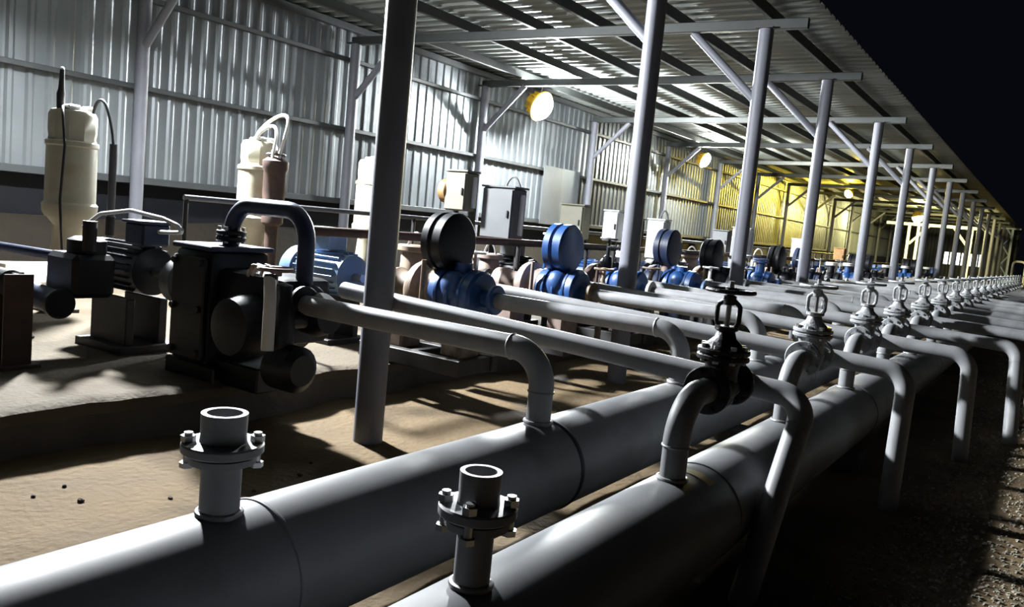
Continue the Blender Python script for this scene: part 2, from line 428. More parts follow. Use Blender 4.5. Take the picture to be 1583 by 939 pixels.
# ------------------------------------------------------------------ pipe headers
def header(name, X, Z, Rr, label, stub_y, sr, fr, rings, ybands, bolts):
    t = thing(name, (X, 0, Z), label, 'pipe', None)
    MB().sweep([(0, -2.5, 0), (0, 10, 0), (0, 30, 0), (0, 46, 0)], Rr, 64).build('pipe', M['header'], t)
    for y, m, w_ in rings:
        MB().lathe([(Rr-.004, -w_), (Rr+.004, -w_*.5), (Rr+.005, 0), (Rr+.004, w_*.5), (Rr-.004, w_)], (0, y, 0), 'Y', 64, caps=False).build('weld_seam', M[m], t)
    # open flanged stub
    s = MB().lathe([(sr, Rr-.03), (sr, Rr+.155)], (0, stub_y, 0), 'Z', 32).build('stub_pipe', M['pipe'], t)
    MB().torus((0, stub_y, Rr+.004), sr+.003, .008, n=32).build('weld_collar', M['weldlt'], s)
    z0 = Rr+.155
    MB().lathe([(sr, z0-.02), (fr*.82, z0-.012), (fr*.84, z0), (fr*.84, z0+.006)], (0, stub_y, 0), 'Z', 40).build('lower_flange', M['pipe'], s)
    MB().disc((0, stub_y, z0+.010), fr*.80, .010, 'Z', 40).build('gasket', M['black'], s)
    MB().lathe([(sr+.006, z0+.014), (fr-.004, z0+.014), (fr, z0+.018), (fr, z0+.036), (fr-.004, z0+.04), (sr+.012, z0+.042)], (0, stub_y, 0), 'Z', 40).build('upper_flange', M['pipe'], s)
    c = sr*1.12
    MB().lathe([(c*1.05, z0+.036), (c*1.0, z0+.06), (c*1.02, z0+.105), (c*1.02, z0+.118), (c*.78, z0+.118), (c*.76, z0+.045)], (0, stub_y, 0), 'Z', 40).build('open_collar', M['pipe'], s)
    MB().disc((0, stub_y, z0+.047), c*.77, .004, 'Z', 32).build('bore', M['black'], s)  # black disc stands for the shade inside the open collar
    for a in bolts:
        a = math.radians(a); x, y = fr*.82*math.cos(a), stub_y+fr*.82*math.sin(a)
        mb = MB().lathe([(.011, z0-.03), (.011, z0+.066)], (x, y, 0), 'Z', 10)
        mb.lathe([(.019, z0+.041), (.019, z0+.058)], (x, y, 0), 'Z', 6).lathe([(.019, z0-.028), (.019, z0-.014)], (x, y, 0), 'Z', 6)
        mb.build('bolt', M['steel'], s)
    for y, w_ in ybands:
        pb = MB(); vs = []; q = Rr+.0015
        for k in range(13):
            a = math.radians(58+6*k)
            for yy in (y-w_, y+w_*(1-.5*(k/12))): vs.append((q*math.cos(a), yy, q*math.sin(a)))
        pb.add(vs, [(2*k, 2*k+1, 2*k+3, 2*k+2) for k in range(12)]).build('paint_band', M['yellow'], t)
    return t
header('pipe_header', HX, HZ, HR, 'large grey pipe header running the whole length beside the post row', 1.32, .052, .105,
       [(1.45, 'header', .012), (2.98, 'weld', .022), (6.9, 'header', .012), (12.9, 'header', .012)], [], (53, 233, 143))
header('pipe_header', BX, BZ, BR, 'smaller grey pipe header in front of the large one, carrying the gate valves', 1.48, .043, .092,
       [(2.92, 'header', .010), (5.6, 'header', .010), (9, 'header', .010)], [(2.80, .03)], (35, 215, 292))
for X, Z, Rr, nm in ((HX, HZ, HR, 'large'), (BX, BZ, BR, 'smaller')):
    for i, y in enumerate([.35, 5.25, 11.1, 17.2]):
        h = Z-Rr*.86
        b = MB().box((0, 0, h/2-.03), (Rr*2.1, .26, h+.06), .012)
        o = b.build('concrete_sleeper', M['conc'], loc=(X, y, 0))
        tag(o, '%s low concrete sleeper from the near end, carrying the %s pipe header' % (ORD[i], nm), 'pipe support', 'concrete sleepers')

# ------------------------------------------------------------------ lines
PR = .053
def a_line(i, y):
    """pump delivery line dropping into the large header"""
    x0 = [-3.42, -3.10, -3.2, -3.15][i] if i < 4 else -3.2
    t = thing('delivery_pipe', (HX, y, HZ+HR), '%s silver delivery pipe from the near end, elbowing down into the large header' % ORD[i], 'pipe', 'delivery pipes into the large header')
    z = .765-HZ-HR
    MB().sweep([(x0-HX, 0, z), (-.18, 0, z)], PR, 24).build('run', M['pipe'], t)
    MB().sweep(fillet([(-.18, 0, z), (0, 0, z), (0, 0, .135)], .155, 10), PR*1.03, 24).build('elbow', M['pipe'], t)
    MB().sweep([(0, 0, .135), (0, 0, -.04)], PR, 24).build('drop', M['pipe'], t)
    for w_ in (MB().torus((0, 0, .135), PR*1.0, .006, 'Z', 24), MB().torus((-.165, 0, z), PR*1.0, .006, 'X', 24), MB().torus((0, 0, .006), PR+.004, .009, 'Z', 24)):
        w_.build('weld', M['weldlt'], t)
    return t
LEGX = [-.78, -.60, -.42, -.20]
LEGD = [(-.02, -.50), (.02, -.20), (.03, -.05), (.05, -.30)]
def b_line(i, y):
    lx = LEGX[i] if i < 4 else -.10
    dx, dy = LEGD[i] if i < 4 else (.03, -.1)
    t = thing('crossover_pipe', (lx, y, 0), '%s silver crossover pipe from the near end, over both headers to a ground leg' % ORD[i], 'pipe', 'crossover pipes with legs')
    x0 = -3.45-lx
    z0, z1 = .81, .70
    pr = .049
    d = Vector((-x0, 0, z1-z0)).normalized()
    c = Vector((0, 0, z1)); a = c-d*.13
    e = Vector((dx, dy, 0)); dn = (e-c).normalized(); bpt = c+dn*.13
    MB().sweep([(x0, 0, z0), tuple(a)], pr, 24).build('run', M['pipe'], t)
    MB().sweep(fillet([a, c, bpt], .115, 10), pr*1.03, 24).build('elbow', M['pipe'], t)
    MB().sweep([bpt, e+dn*.06], pr, 24).build('leg', M['pipe'], t)
    MB().sweep([(BX-lx, -.24, z1+.035), (BX-lx, 0, z1+.025)], pr*.95, 20).build('branch', M['pipe'], t)
    return t
for i in range(NU):
    a_line(i, AY[i]); b_line(i, BY[i])

# ------------------------------------------------------------------ gate valves
VZ = .745
def make_valve(body, loc, label):
    t = thing('gate_valve', loc, label, 'valve', 'gate valves on the smaller header')
    m = M[body]
    mb = MB().lathe([(.048, -.13), (.05, -.07), (.066, -.03), (.07, 0), (.066, .03), (.05, .07), (.048, .13)], (0, 0, 0), 'Y', 24)
    mb.lathe([(.03, -.085), (.055, -.06), (.066, 0), (.062, .06), (.07, .105)], (0, 0, 0), 'Z', 24)
    mb.build('body', m, t)
    for s in (-1, 1):
        f = MB().disc((0, s*.135, 0), .092, .022, 'Y', 32).build('flange', m, t)
        for k in range(8):
            a = 2*PI*(k+.5)/8
            MB().lathe([(.010, -.024), (.010, .024)], (.073*math.sin(a), s*.135, .073*math.cos(a)), 'Y', 6).build('bolt', m, f)
    bf = MB().disc((0, 0, .115), .100, .02, 'Z', 32).disc((0, 0, .140), .100, .02, 'Z', 32).build('bonnet_flange', m, t)
    for k in range(8):
        a = 2*PI*k/8
        MB().lathe([(.012, .095), (.012, .165)], (.080*math.cos(a), .080*math.sin(a), 0), 'Z', 6).build('bolt', M['steel'], bf)
    MB().lathe([(.082, .148), (.07, .165), (.042, .19), (.034, .215), (.045, .222), (.045, .236), (.02, .238)], (0, 0, 0), 'Z', 24).build('bonnet', m, t)
    mb = MB()
    for s in (-1, 1):
        mb.sweep(fillet([(s*.030, 0, .228), (s*.044, 0, .25), (s*.044, 0, .315), (s*.016, 0, .338)], .02, 4), .0095, 10)
    mb.lathe([(.020, .318), (.024, .324), (.024, .352), (.018, .356)], (0, 0, 0), 'Z', 16)
    mb.build('yoke', m, t)
    MB().sweep([(0, 0, .225), (0, 0, .41)], .010, 12).build('stem', M['steel'], t)
    hw = MB().torus((0, 0, .372), .088, .0085, 'Z', 32, 8)
    hw.disc((0, 0, .372), .022, .028, 'Z', 16)
    for k in range(4):
        a = PI/2*k+.5
        hw.sweep([(.015*math.cos(a), .015*math.sin(a), .372), (.05*math.cos(a), .05*math.sin(a), .366), (.088*math.cos(a), .088*math.sin(a), .372)], .007, 8)
    hw.build('handwheel', m, t)
    return t
v0 = None; v1 = None
for i in range(NU):
    y = BY[i]-.345
    loc = (BX, y, VZ)
    lab = '%s handwheel gate valve from the near end, on a bend off the smaller header' % ORD[i]
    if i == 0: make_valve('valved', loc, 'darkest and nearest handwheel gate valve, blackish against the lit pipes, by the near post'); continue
    if v0 is None: v0 = make_valve('valve', loc, lab); continue
    o = copy_tree(v0); o.location = loc; o['label'] = lab; o.rotation_euler = (0, 0, random.uniform(-.04, .04))
e0 = None
for i in range(NU):
    y = BY[i]-.345
    loc = (BX, y-.38, BZ+BR)
    lab = '%s short silver bend from the near end, rising from the smaller header to its valve' % ORD[i]
    if e0 is None:
        e0 = thing('branch_bend', loc, lab, 'pipe', 'bends under the gate valves')
        z = VZ-BZ-BR
        MB().sweep([(0, 0, -.03), (0, 0, .12)], .046, 24).build('nipple', M['pipe'], e0)
        MB().sweep(fillet([(0, 0, .12), (0, 0, z), (0, .235, z)], .165, 10), .048, 24).build('elbow', M['pipe'], e0)
        MB().torus((0, 0, .12), .046, .0055, 'Z', 24).build('weld', M['weldlt'], e0)
        MB().torus((0, 0, .004), .05, .008, 'Z', 24).build('weld', M['weldlt'], e0)
    else:
        o = copy_tree(e0); o.location = loc; o['label'] = lab

# ------------------------------------------------------------------ pump sets
ZF = .25; ZS = .52     # plinth level, shaft height above it
def fins(mb, x0, x1, r, n=22, h=.022, z=ZS):
    for k in range(n):
        a = 2*PI*k/n
        if PI*1.35 < a < PI*1.65: continue
        c = Vector(((x0+x1)/2, (r+h*.4)*math.cos(a), z+(r+h*.4)*math.sin(a)))
        mb.box(tuple(c), (x1-x0, h*1.3, .007), .0015, Matrix.Rotation(a, 4, 'X'))
def motor(loc, label, body, box, r=.165, L=.55, bx=0.0):
    t = thing('electric_motor', loc, label, 'motor', 'electric motors of the pump row')
    mb = MB().lathe([(r*.6, L*.5), (r, L*.47), (r, -L*.45), (r*.9, -L*.5)], (0, 0, ZS), 'X', 28)
    fins(mb, -L*.40, L*.40, r)
    mb.build('stator', M[body], t)
    MB().lathe([(r*1.13, -L*.46), (r*1.13, -L*.66), (r*1.0, -L*.72), (r*.3, -L*.725)], (0, 0, ZS), 'X', 28).build('fan_cowl', M[body], t)
    tb = MB().box((bx, -.02, ZS+r+.085), (.2, .19, .14), .012).build('terminal_box', M[box], t)
    MB().box((bx, -.02, ZS+r+.162), (.235, .22, .018), .004).build('lid', M[box], tb)
    mb = MB()
    for s in (-1, 1):
        mb.box((0, s*r*.75, .17), (L*.75, .06, .34), .006)
    mb.box((0, 0, .02), (L*.95, .42, .05), .004)
    mb.build('foot', M['chan'], t)
    MB().sweep([(L*.45, 0, ZS), (L*.45+.12, 0, ZS)], .03, 14).build('shaft', M['steel'], t)
    return t
def pump(loc, label, wet, bearing, cap, disc=None, discz=.87, variant=0, dx=0.0):
    """process pump along X, nozzle end at +X; loc = centre on the plinth"""
    t = thing('process_pump', loc, label, 'pump', 'pumps on the plinth')
    # skid
    mb = MB()
    for s in (-1, 1): mb.box((-.09, s*.19, .05), (.92, .07, .11), .006)
    for x in (-.5, -.1, .32): mb.box((x, 0, .05), (.07, .36, .10), .004)
    mb.build('skid', M['chan'], t)
    MB().box((.2, 0, .22), (.16, .26, .25), .015).build('pedestal', M[bearing], t)
    MB().box((-.35, 0, .21), (.2, .22, .25), .015).build('pedestal', M[bearing], t)
    # wet end: ribbed twin casing
    mb = MB().lathe([(.09, -.02), (.17, 0), (.18, .06), (.165, .09), (.165, .25), (.18, .28), (.18, .34), (.16, .36), (.06, .37), (.058, .46)], (0.0, 0, ZS), 'X', 28)
    for k in range(3):
        mb.disc((.07+.1*k, 0, ZS), .185, .028, 'X', 28)
    mb.lathe([(.07, .0), (.062, .12), (.062, .22 if not disc else .14)], (.17, 0, ZS+.08), 'Z', 20)
    mb.sphere((.17, -.10, ZS+.05), .105, 16, 10, (1, .8, 1.15))
    w = mb.build('casing', M[wet], t)
    MB().disc((.46, 0, ZS), .10, .035, 'X', 28).build('delivery_flange', M[cap], t)
    for k in range(6):
        a = 2*PI*k/6
        pass
    if not disc: MB().disc((.17, 0, ZS+.305), .105, .03, 'Z', 28).disc((.17, 0, ZS+.338), .105, .026, 'Z', 28).build('top_flange', M[cap], t)
    # bearing housing, flared toward a big back flange
    MB().lathe([(.05, -.52), (.12, -.5), (.13, -.40), (.105, -.36), (.105, -.27), (.19, -.2), (.205, -.17), (.205, -.13), (.16, -.11), (.15, -.02)], (0, 0, ZS), 'X', 28).build('bearing_housing', M[bearing], t)
    MB().sweep([(-.52, 0, ZS), (-.70, 0, ZS)], .032, 14).build('shaft', M['steel'], t)
    mb = MB().disc((-.62, 0, ZS), .095, .05, 'X', 22)
    mb.build('coupling', M[cap if variant % 2 else 'chan'], t)
    # vertical tie rod with eye, small drain cock
    mb = MB().sweep([(-.02, -.2, ZS-.12), (-.02, -.2, ZS+.22)], .016, 10).torus((-.02, -.2, ZS-.15), .03, .011, 'X', 16)
    mb.build('tie_rod', M[bearing], t)
    if disc:
        d = MB()
        d.lathe([(.09, -.10), (.185, -.10), (.205, -.085), (.205, -.03), (.19, -.02), (.19, .0), (.205, .01), (.205, .075), (.19, .09), (.185, .092), (.02, .094)], (-.12+dx, 0, discz), 'X', 36)
        dd = d.build('dampener', M[disc], t)
        MB().lathe([(.05, ZS+.12), (.05, discz-.19)], (-.12+dx, 0, 0), 'Z', 18).build('riser', M['pink'], dd)
        MB().disc((-.2+dx, -.03, discz-.06), .075, .05, 'Z', 20).build('collar', M['lblue'], dd)
    return t

# the nearest, dark pump set --------------------------------------------------
t = thing('process_pump', (-3.75, 3.0, ZF), 'nearest pump, blackish block casing with arched suction pipe, in shadow on the plinth', 'pump', 'pumps on the plinth')
mb = MB()
mb.box((-.30, -.02, .40), (.34, .40, .66), .03, None, 2)            # square chest
mb.box((.12, .0, .46), (.60, .34, .36), .04, None, 2)
mb.lathe([(.06, -.30), (.15, -.28), (.17, -.2), (.17, .14), (.14, .2), (.08, .22)], (.18, -.04, .36), 'Y', 28)
mb.lathe([(.06, .30), (.11, .30), (.12, .42), (.09, .50)], (.1, 0, .46), 'X', 24)
mb.build('casing', M['dark'], t)
MB().box((-.30, -.02, .745), (.37, .43, .03), .006).build('top_cover', M['navy'], t)
MB().box((-.30, -.235, .40), (.30, .03, .58), .008).build('side_cover', M['dark'], t)
for x, z in ((-.42, .15), (-.18, .15), (-.42, .66), (-.18, .66), (-.42, .40), (-.18, .40)): MB().disc((x, -.255, z), .02, .03, 'Y', 6).build('cover_bolt', M['chan'], t)
mb = MB().box((-.28, 0, .04), (.46, .46, .1), .01).box((.05, 0, .06), (.40, .34, .14), .01)
mb.build('base', M['dark'], t)
arch = fillet([(-.24, -.02, .76), (-.24, -.02, 1.0), (.40, -.02, 1.0), (.40, -.02, .50)], [.17, .17], 10)
ar = MB().sweep(arch, .047, 24).build('arched_pipe', M['navy'], t)
MB().disc((-.24, -.02, .80), .085, .03, 'Z', 24).disc((-.24, -.02, .835), .085, .028, 'Z', 24).build('flange', M['dark'], ar)
for k in range(6):
    a = 2*PI*k/6; MB().lathe([(.011, .775), (.011, .87)], (-.24+.066*math.cos(a), -.02+.066*math.sin(a), 0), 'Z', 6).build('flange_bolt', M['steel'], ar)
MB().disc((.46, -.02, .515), .10, .035, 'X', 24).disc((.50, -.1, .515), .10, .03, 'X', 24).build('delivery_flange', M['dark'], t)
# gland and coupling end toward the motor
MB().lathe([(.07, -.82), (.075, -.76), (.14, -.72), (.145, -.62), (.09, -.58), (.09, -.48)], (0, -.02, .5), 'X', 28).build('bearing_housing', M['grey'], t)

# a small relief valve with claw-like handwheel and its pale bent drain pipe, in front of the casing
rv = MB().lathe([(.055, .22), (.075, .36), (.06, .5), (.045, .56), (.045, .62), (.02, .63)], (0, .06, 0), 'Z', 18)
rv.lathe([(.05, .0), (.05, .20)], (0, .06, .44), 'Y', 16)
rv.lathe([(.08, -.10), (.12, -.08), (.12, .07), (.08, .1)], (.06, .08, .20), 'X', 20)
t2 = rv.build('relief_valve', M['dark'], t, loc=(.50, -.30, .0))
hw = MB().torus((-.03, .03, .70), .085, .011, 'Z', 24, 8).disc((-.03, .03, .69), .03, .05, 'Z', 14)
for k in range(5):
    a = 2*PI*k/5; hw.sweep([(-.03, .03, .69), (-.03+.085*math.cos(a), .03+.085*math.sin(a), .70)], .009, 8)
for k in range(3):
    a = PI*.9+k*.5; x, y = -.03+.10*math.cos(a), .03+.10*math.sin(a)
    hw.sweep(fillet([(-.03+.07*math.cos(a), .03+.07*math.sin(a), .70), (x-.03, y, .71), (x-.05, y-.01, .65)], .015, 3), .009, 8)
hw.build('handwheel', M['pink'], t2)
MB().sweep([(-.03, .03, .60), (-.03, .03, .69)], .014, 10).build('stem', M['steel'], t2)
MB().sweep(fillet([(.0, -.03, .66), (.035, -.05, .56), (.05, -.06, .30)], .12, 6), .031, 18).build('drain_pipe', M['whose'], t2)
MB().disc((0, -.025, .665), .033, .03, 'Z', 16).build('clamp', M['black'], t2)

motor((-5.0, 2.98, ZF), 'nearest electric motor, dark with navy terminal box, left of the darkest pump', 'dark', 'navy', .15, .55, .20)

# bypass pipework and stand at the far left edge of the view
t = thing('bypass_pipe', (-4.9, 2.46, ZF+.02), 'dark navy pipework crossing the left edge in front of the nearest motor', 'pipe')
MB().sweep([(-1.6, -.30, .55), (.12, -.05, .31)], .072, 24).build('lower_pipe', M['navy'], t)
MB().sweep([(-1.6, -.12, .57), (-.20, .10, .56)], .03, 18).build('upper_pipe', M['navy'], t)
MB().disc((.13, -.048, .31), .088, .05, 'X', 24).build('end_cap', M['dark'], t)
mb = MB().box((.0, .14, .47), (.34, .26, .26), .03).lathe([(.11, .0), (.11, .10), (.07, .12)], (.02, .16, .58), 'Z', 20)
mb.build('valve_chest', M['dark'], t)
MB().sweep([(.12, .12, .62), (.12, .12, .80)], .04, 16).build('gauge_stem', M['black'], t)
t = thing('pipe_stand', (-4.62, 2.12, ZF), 'rusty brown steel stand propping the dark pipework at the left edge', 'stand')
mb = MB().box((0, 0, .26), (.014, .15, .52), .002).box((-.055, 0, .26), (.10, .014, .52), .002).box((-.11, 0, .26), (.014, .15, .52), .002)
mb.build('column', M['brown'], t)
MB().box((-.055, 0, .012), (.20, .22, .024), .003).build('foot_plate', M['brown'], t)
MB().lathe([(.055, -.14), (.075, -.12), (.075, .08), (.05, .1)], (-.16, 0, .46), 'X', 18).build('clamp', M['black'], t)

# the remaining pump sets ------------------------------------------------------
WET = ['', 'blue', 'blue', 'blue', 'blue', 'dark', 'blue', 'dark', 'navy', 'dark']
BEAR = ['', 'tan', 'pink', 'brown', 'navy', 'tan', 'brown', 'pink', 'brown', 'tan']
DISC = ['', 'dark', 'blue', None, 'navy', 'dark', None, 'dark', 'navy', None]
CAPC = ['', 'blue', 'tan', 'white', 'lblue', 'grey', 'blue', 'tan', 'grey', 'white']
COLW = {'blue': 'blue', 'navy': 'navy', 'dark': 'blackish', 'tan': 'tan', 'pink': 'pinkish', 'brown': 'rust brown'}
protos = {}
for i in range(1, NU):
    y = AY[i]
    k = i if i < 10 else [3, 5, 7, 9, 6][i % 5]
    wet, be, di = WET[k], BEAR[k], DISC[k]
    lab = '%s pump from the near end, %s casing, %s bearing housing%s' % (ORD[i], COLW[wet], COLW[be], ', disc dampener on top' if di else '')
    x = -3.62 if i > 1 else -3.55
    loc = (x, y, ZF)
    if k in protos and i >= 10:
        o = copy_tree(protos[k][0]); o.location = loc; o['label'] = lab
        m_ = copy_tree(protos[k][1]); m_.location = (x-1.14, y, ZF)
        m_['label'] = '%s electric motor from the near end, standing on the plinth behind its pump' % ORD[i]
    else:
        p = pump(loc, lab, wet, be, CAPC[k], di, .87 if k != 4 else .93, k, {1: .14, 2: .26}.get(k, .1))
        mcol = ['', 'lblue', 'navy', 'dark', 'blue', 'navy', 'dark', 'blue', 'navy', 'grey'][k]
        m_ = motor((x-1.14, y, ZF), '%s electric motor from the near end, %s finned casing behind its pump' % (ORD[i], {'lblue': 'pale blue', 'dark': 'blackish'}.get(mcol, mcol)), mcol, ['', 'lblue', 'blue', 'grey', 'lblue', 'blue', 'grey', 'lblue', 'grey', 'blue'][k])
        protos[k] = (p, m_)

# blue suction valves beside some pumps
def bvalve(loc, label, body):
    t = thing('suction_valve', loc, label, 'valve', 'suction valves beside the pumps')
    mb = MB().lathe([(.06, -.16), (.065, -.05), (.095, 0), (.065, .05), (.06, .16)], (0, 0, ZS-.05), 'X', 22)
    mb.lathe([(.07, 0), (.075, .08), (.045, .16), (.04, .24)], (0, 0, ZS-.02), 'Z', 20)
    mb.box((0, 0, .2), (.1, .12, .42), .01)
    mb.build('body', M[body], t)
    for s in (-1, 1): MB().disc((s*.15, 0, ZS-.05), .115, .032, 'X', 26).build('flange', M[body], t)
    MB().sweep([(0, 0, ZS+.2), (0, 0, ZS+.40)], .012, 10).build('stem', M['steel'], t)
    hw = MB().torus((0, 0, ZS+.37), .095, .010, 'Z', 24, 8)
    for k in range(3):
        a = 2*PI*k/3; hw.sweep([(0, 0, ZS+.37), (.095*math.cos(a), .095*math.sin(a), ZS+.37)], .008, 8)
    hw.build('handwheel', M['grey'], t)
    return t
nb = 0
for i in range(1, 12):
    y = AY[i]+.40+(.05 if i > 3 else 0)
    x = [-3.72, -3.76, -3.70, -3.75][i % 4]
    c_ = ['blue', 'pink', 'blue', 'navy'][i % 4] if i > 1 else 'blue'
    bvalve((x, y, ZF), '%s floor-standing suction valve from the near end, %s body beside the %s pump' % (ORD[nb], {'pink': 'pinkish'}.get(c_, c_), ORD[i]), c_); nb += 1

# ------------------------------------------------------------------ cream vessels by the wall side
def vessel(loc, label, sc=1.0, lean=-.17):
    t = thing('pressure_vessel', loc, label, 'tank', 'cream vessels behind the pumps')
    MB().lathe([(.17, .76), (.192, .80), (.196, .86), (.18, .88), (.178, 1.30), (.187, 1.31), (.187, 1.34), (.17, 1.35)], (0, 0, 0), 'Z', 32).build('shell', M['cream'], t)
    mb = MB().lathe([(.17, 1.35), (.165, 1.38), (.172, 1.42), (.172, 1.54), (.155, 1.575), (.10, 1.59)], (0, 0, 0), 'Z', 10)
    mb.build('cap', M['cream'], t)
    mb = MB().box((.07, -.05, 1.60), (.10, .10, .04), .012).box((-.08, .02, 1.60), (.10, .1, .035), .012).box((.03, .09, 1.60), (.08, .07, .05), .012)
    mb.build('cap_lugs', M['white'], t)
    # skirt funnelling to the leaning leg
    MB().sweep([(0, 0, .80), (0, 0, .74), (-.01, 0, .70), (lean*.3, 0, .52), (lean, 0, -.01)], [.18, .15, .115, .10, .085], 28).build('stem', M['cream'], t)
    MB().box((lean, 0, .01), (.26, .26, .03), .004).build('base_plate', M['conc'], t)
    return t
VX = -6.42
vt = [(3.3, 'nearest cream vessel on a tapering leg, behind the pipework at the left edge'), (5.05, 'second cream vessel, whitest, behind the arched pipe of the nearest pump'), (6.6, 'third cream vessel, mostly hidden behind the nearest round post')]
for y, lab in vt: vessel((VX, y, ZF), lab)
def hose(name, pts, r, m, label, cat='hose', group='hoses and cables', fil=.1):
    p0 = Vector(pts[0])
    o = MB().sweep([Vector(q)-p0 for q in fillet(pts, fil, 6)], r, 10).build(name, M[m], loc=p0)
    tag(o, label, cat, group); return o
def arc(p, q, h, n=14, bulge=(0, 0, 0)):
    p, q = Vector(p), Vector(q); out = []
    for k in range(n+1):
        s = k/n; v = p.lerp(q, s); v.z += h*math.sin(PI*s)**.7; v += Vector(bulge)*math.sin(PI*s); out.append(v)
    return out
def hose_arc(p, q, h, r, m, label, bulge=(0, 0, 0), cat='hose'):
    pts = arc(p, q, h, 16, bulge); p0 = pts[0]
    o = MB().sweep([v-p0 for v in pts], r, 10).build('hose', M[m], loc=p0); tag(o, label, cat, 'hoses and cables'); return o
# conduit beside the nearest vessel with a loop over its cap
t = thing('conduit_pipe', (-6.05, 3.42, ZF), 'dark vertical conduit standing right of the nearest cream vessel', 'pipe')
MB().sweep([(0, 0, .0), (.0, 0, 1.35)], .028, 14).build('pipe', M['grey'], t)
MB().lathe([(.034, .66), (.034, .80)], (0, 0, 0), 'Z', 14).build('sleeve', M['black'], t)
MB().box((0, 0, .01), (.10, .10, .02), .003).build('foot', M['grey'], t)
hose_arc((-6.25, 3.36, ZF+1.57), (-6.05, 3.42, ZF+1.34), .20, .012, 'grey', 'thin grey hose looping from the nearest vessel cap to the conduit')
t = thing('antenna_rod', (-6.40, 3.19, ZF+1.57), 'dark rod standing up from the cap of the nearest cream vessel', 'rod')
MB().sweep([(0, 0, 0), (.0, 0, .12), (.005, 0, .16), (.008, 0, .30)], [.026, .03, .022, .016], 12).build('rod', M['chan'], t)
MB().sphere((.008, 0, .305), .016, 10, 8).build('tip', M['white'], t)
hose('cable', [(-6.38, 3.2, ZF+1.60), (-6.25, 3.13, ZF+1.58), (-6.225, 3.145, ZF+1.3), (-6.215, 3.12, ZF+.9), (-6.21, 3.13, ZF+.72), (-6.28, 3.2, ZF+.3)], .010, 'black', 'thin black cable hanging down the front of the nearest cream vessel', 'cable')
hose_arc((VX-.02, 5.0, ZF+1.58), (VX+.36, 4.98, ZF+1.36), .34, .016, 'whose', 'larger white hose loop above the second cream vessel', (.26, 0, 0))
hose_arc((VX+.07, 4.95, ZF+1.58), (VX+.34, 4.93, ZF+1.38), .22, .015, 'whose', 'smaller white hose loop inside the larger one above the second vessel', (.14, 0, 0))
t = thing('valve_stack', (VX+.31, 5.0, ZF), 'rusty brown valve stack standing right of the second cream vessel', 'valve')
mb = MB().lathe([(.06, .0), (.06, .35), (.09, .38), (.09, .42), (.06, .45), (.06, .8), (.10, .83), (.10, .88), (.09, .92), (.105, 1.1), (.105, 1.3), (.12, 1.33), (.12, 1.40), (.05, 1.45), (.05, 1.5)], (0, 0, 0), 'Z', 18)
mb.build('body', M['brown'], t)
MB().torus((0, 0, 1.46), .08, .012, 'Z', 20, 8).build('handwheel', M['grey'], t)
# white supply hoses arching over to the motor terminal boxes
hose('hose', [(-5.38, 2.86, 1.0), (-5.22, 2.88, 1.10), (-4.9, 2.9, 1.145), (-4.55, 2.9, 1.12), (-4.38, 2.92, 1.08), (-4.42, 2.94, 1.045), (-4.66, 2.95, 1.03)], .013, 'whose', 'white hose arching over the terminal box of the nearest motor')
hose_arc((-4.62, 4.0, ZF+.86), (-4.2, 4.62, ZF+.80), .04, .012, 'whose', 'white cable slanting from behind the arched pipe to the pale blue motor')

# ------------------------------------------------------------------ control boxes on stands
def cbox(x, y, z0, w, h, d, body, label, two=True, arcm=None, lid=None, strip=None):
    t = thing('control_box', (x, y, ZF), label, 'electrical box', 'control boxes on stands')
    zc = z0-ZF+h/2
    MB().box((0, 0, zc), (w, d, h), .012).build('cabinet', M[body], t)
    dr = MB().box((0, -d/2-.008, zc), (w*.93, .018, h*.95), .006).build('door', M[body], t)
    MB().box((w*.36, -d/2-.022, zc), (.018, .018, .07), .003).build('latch', M['black'], dr)
    MB().box((0, 0, zc+h/2+.012), (w*1.08, d*1.12, .018), .004).build('rain_hood', M[body], t)
    for s in ((-1, 1) if two else (0,)):
        MB().box((s*w*.42, d*.35, (zc+h*.4)/2), (.045, .045, zc+h*.4), .004).build('post', M['chan'], t)
    MB().box((0, d*.35, .012), (w*1.1, .16, .024), .003).build('foot', M['chan'], t)
    if lid: MB().disc((-w*.62, -.02, zc), .12, .10, 'X', 24).build('round_lid', M[lid], t)
    if strip: MB().box((w/2+.012, d*.1, zc), (.03, .05, h*.8), .004).build('side_rail', M['white'], t); 
    if arcm:
        MB().sweep(arc((0, 0, zc+h/2), (w*.45, .02, zc+h/2-.02), .13), .011, 10).build('conduit', M[arcm], t)
    return t
cbox(-5.02, 6.42, 1.36, .26, .38, .2, 'olive', 'dark olive control box with rust brown round lid, left of the third wall post', lid='sign', strip=True)
cbox(-4.62, 6.6, 1.12, .38, .50, .22, 'grey', 'large grey control box on two legs above the blue pumps, with conduit loop', arcm='grey', strip=True)
cbox(-5.18, 9.0, 1.16, .34, .42, .2, 'olive', 'olive control box behind the blue disc dampener')
cbox(-4.60, 8.95, 1.18, .20, .36, .18, 'white', 'narrow white control box left of the second round post', two=False)
cbox(-4.02, 9.0, 1.02, .22, .46, .18, 'white', 'white control box just right of the second round post', two=False, arcm='grey')
cbox(-3.98, 11.95, 1.10, .27, .42, .18, 'white', 'brightest white control box just right of the third round post', two=False, strip=True)
cbox(-5.1, 10.55, 1.0, .24, .5, .2, 'dark', 'blackish control box between the second and third round posts')
cbox(-5.3, 14.75, 1.1, .3, .4, .2, 'grey', 'grey control box in the far yellow-lit half, left of the fourth round post')
cbox(-5.0, 18.95, 1.1, .28, .42, .2, 'white', 'white control box far back, right of the fourth round post', two=False)
cbox(-5.0, 23.15, 1.0, .28, .42, .2, 'sign', 'orange-brown control box far back, right of the fifth round post', two=False)

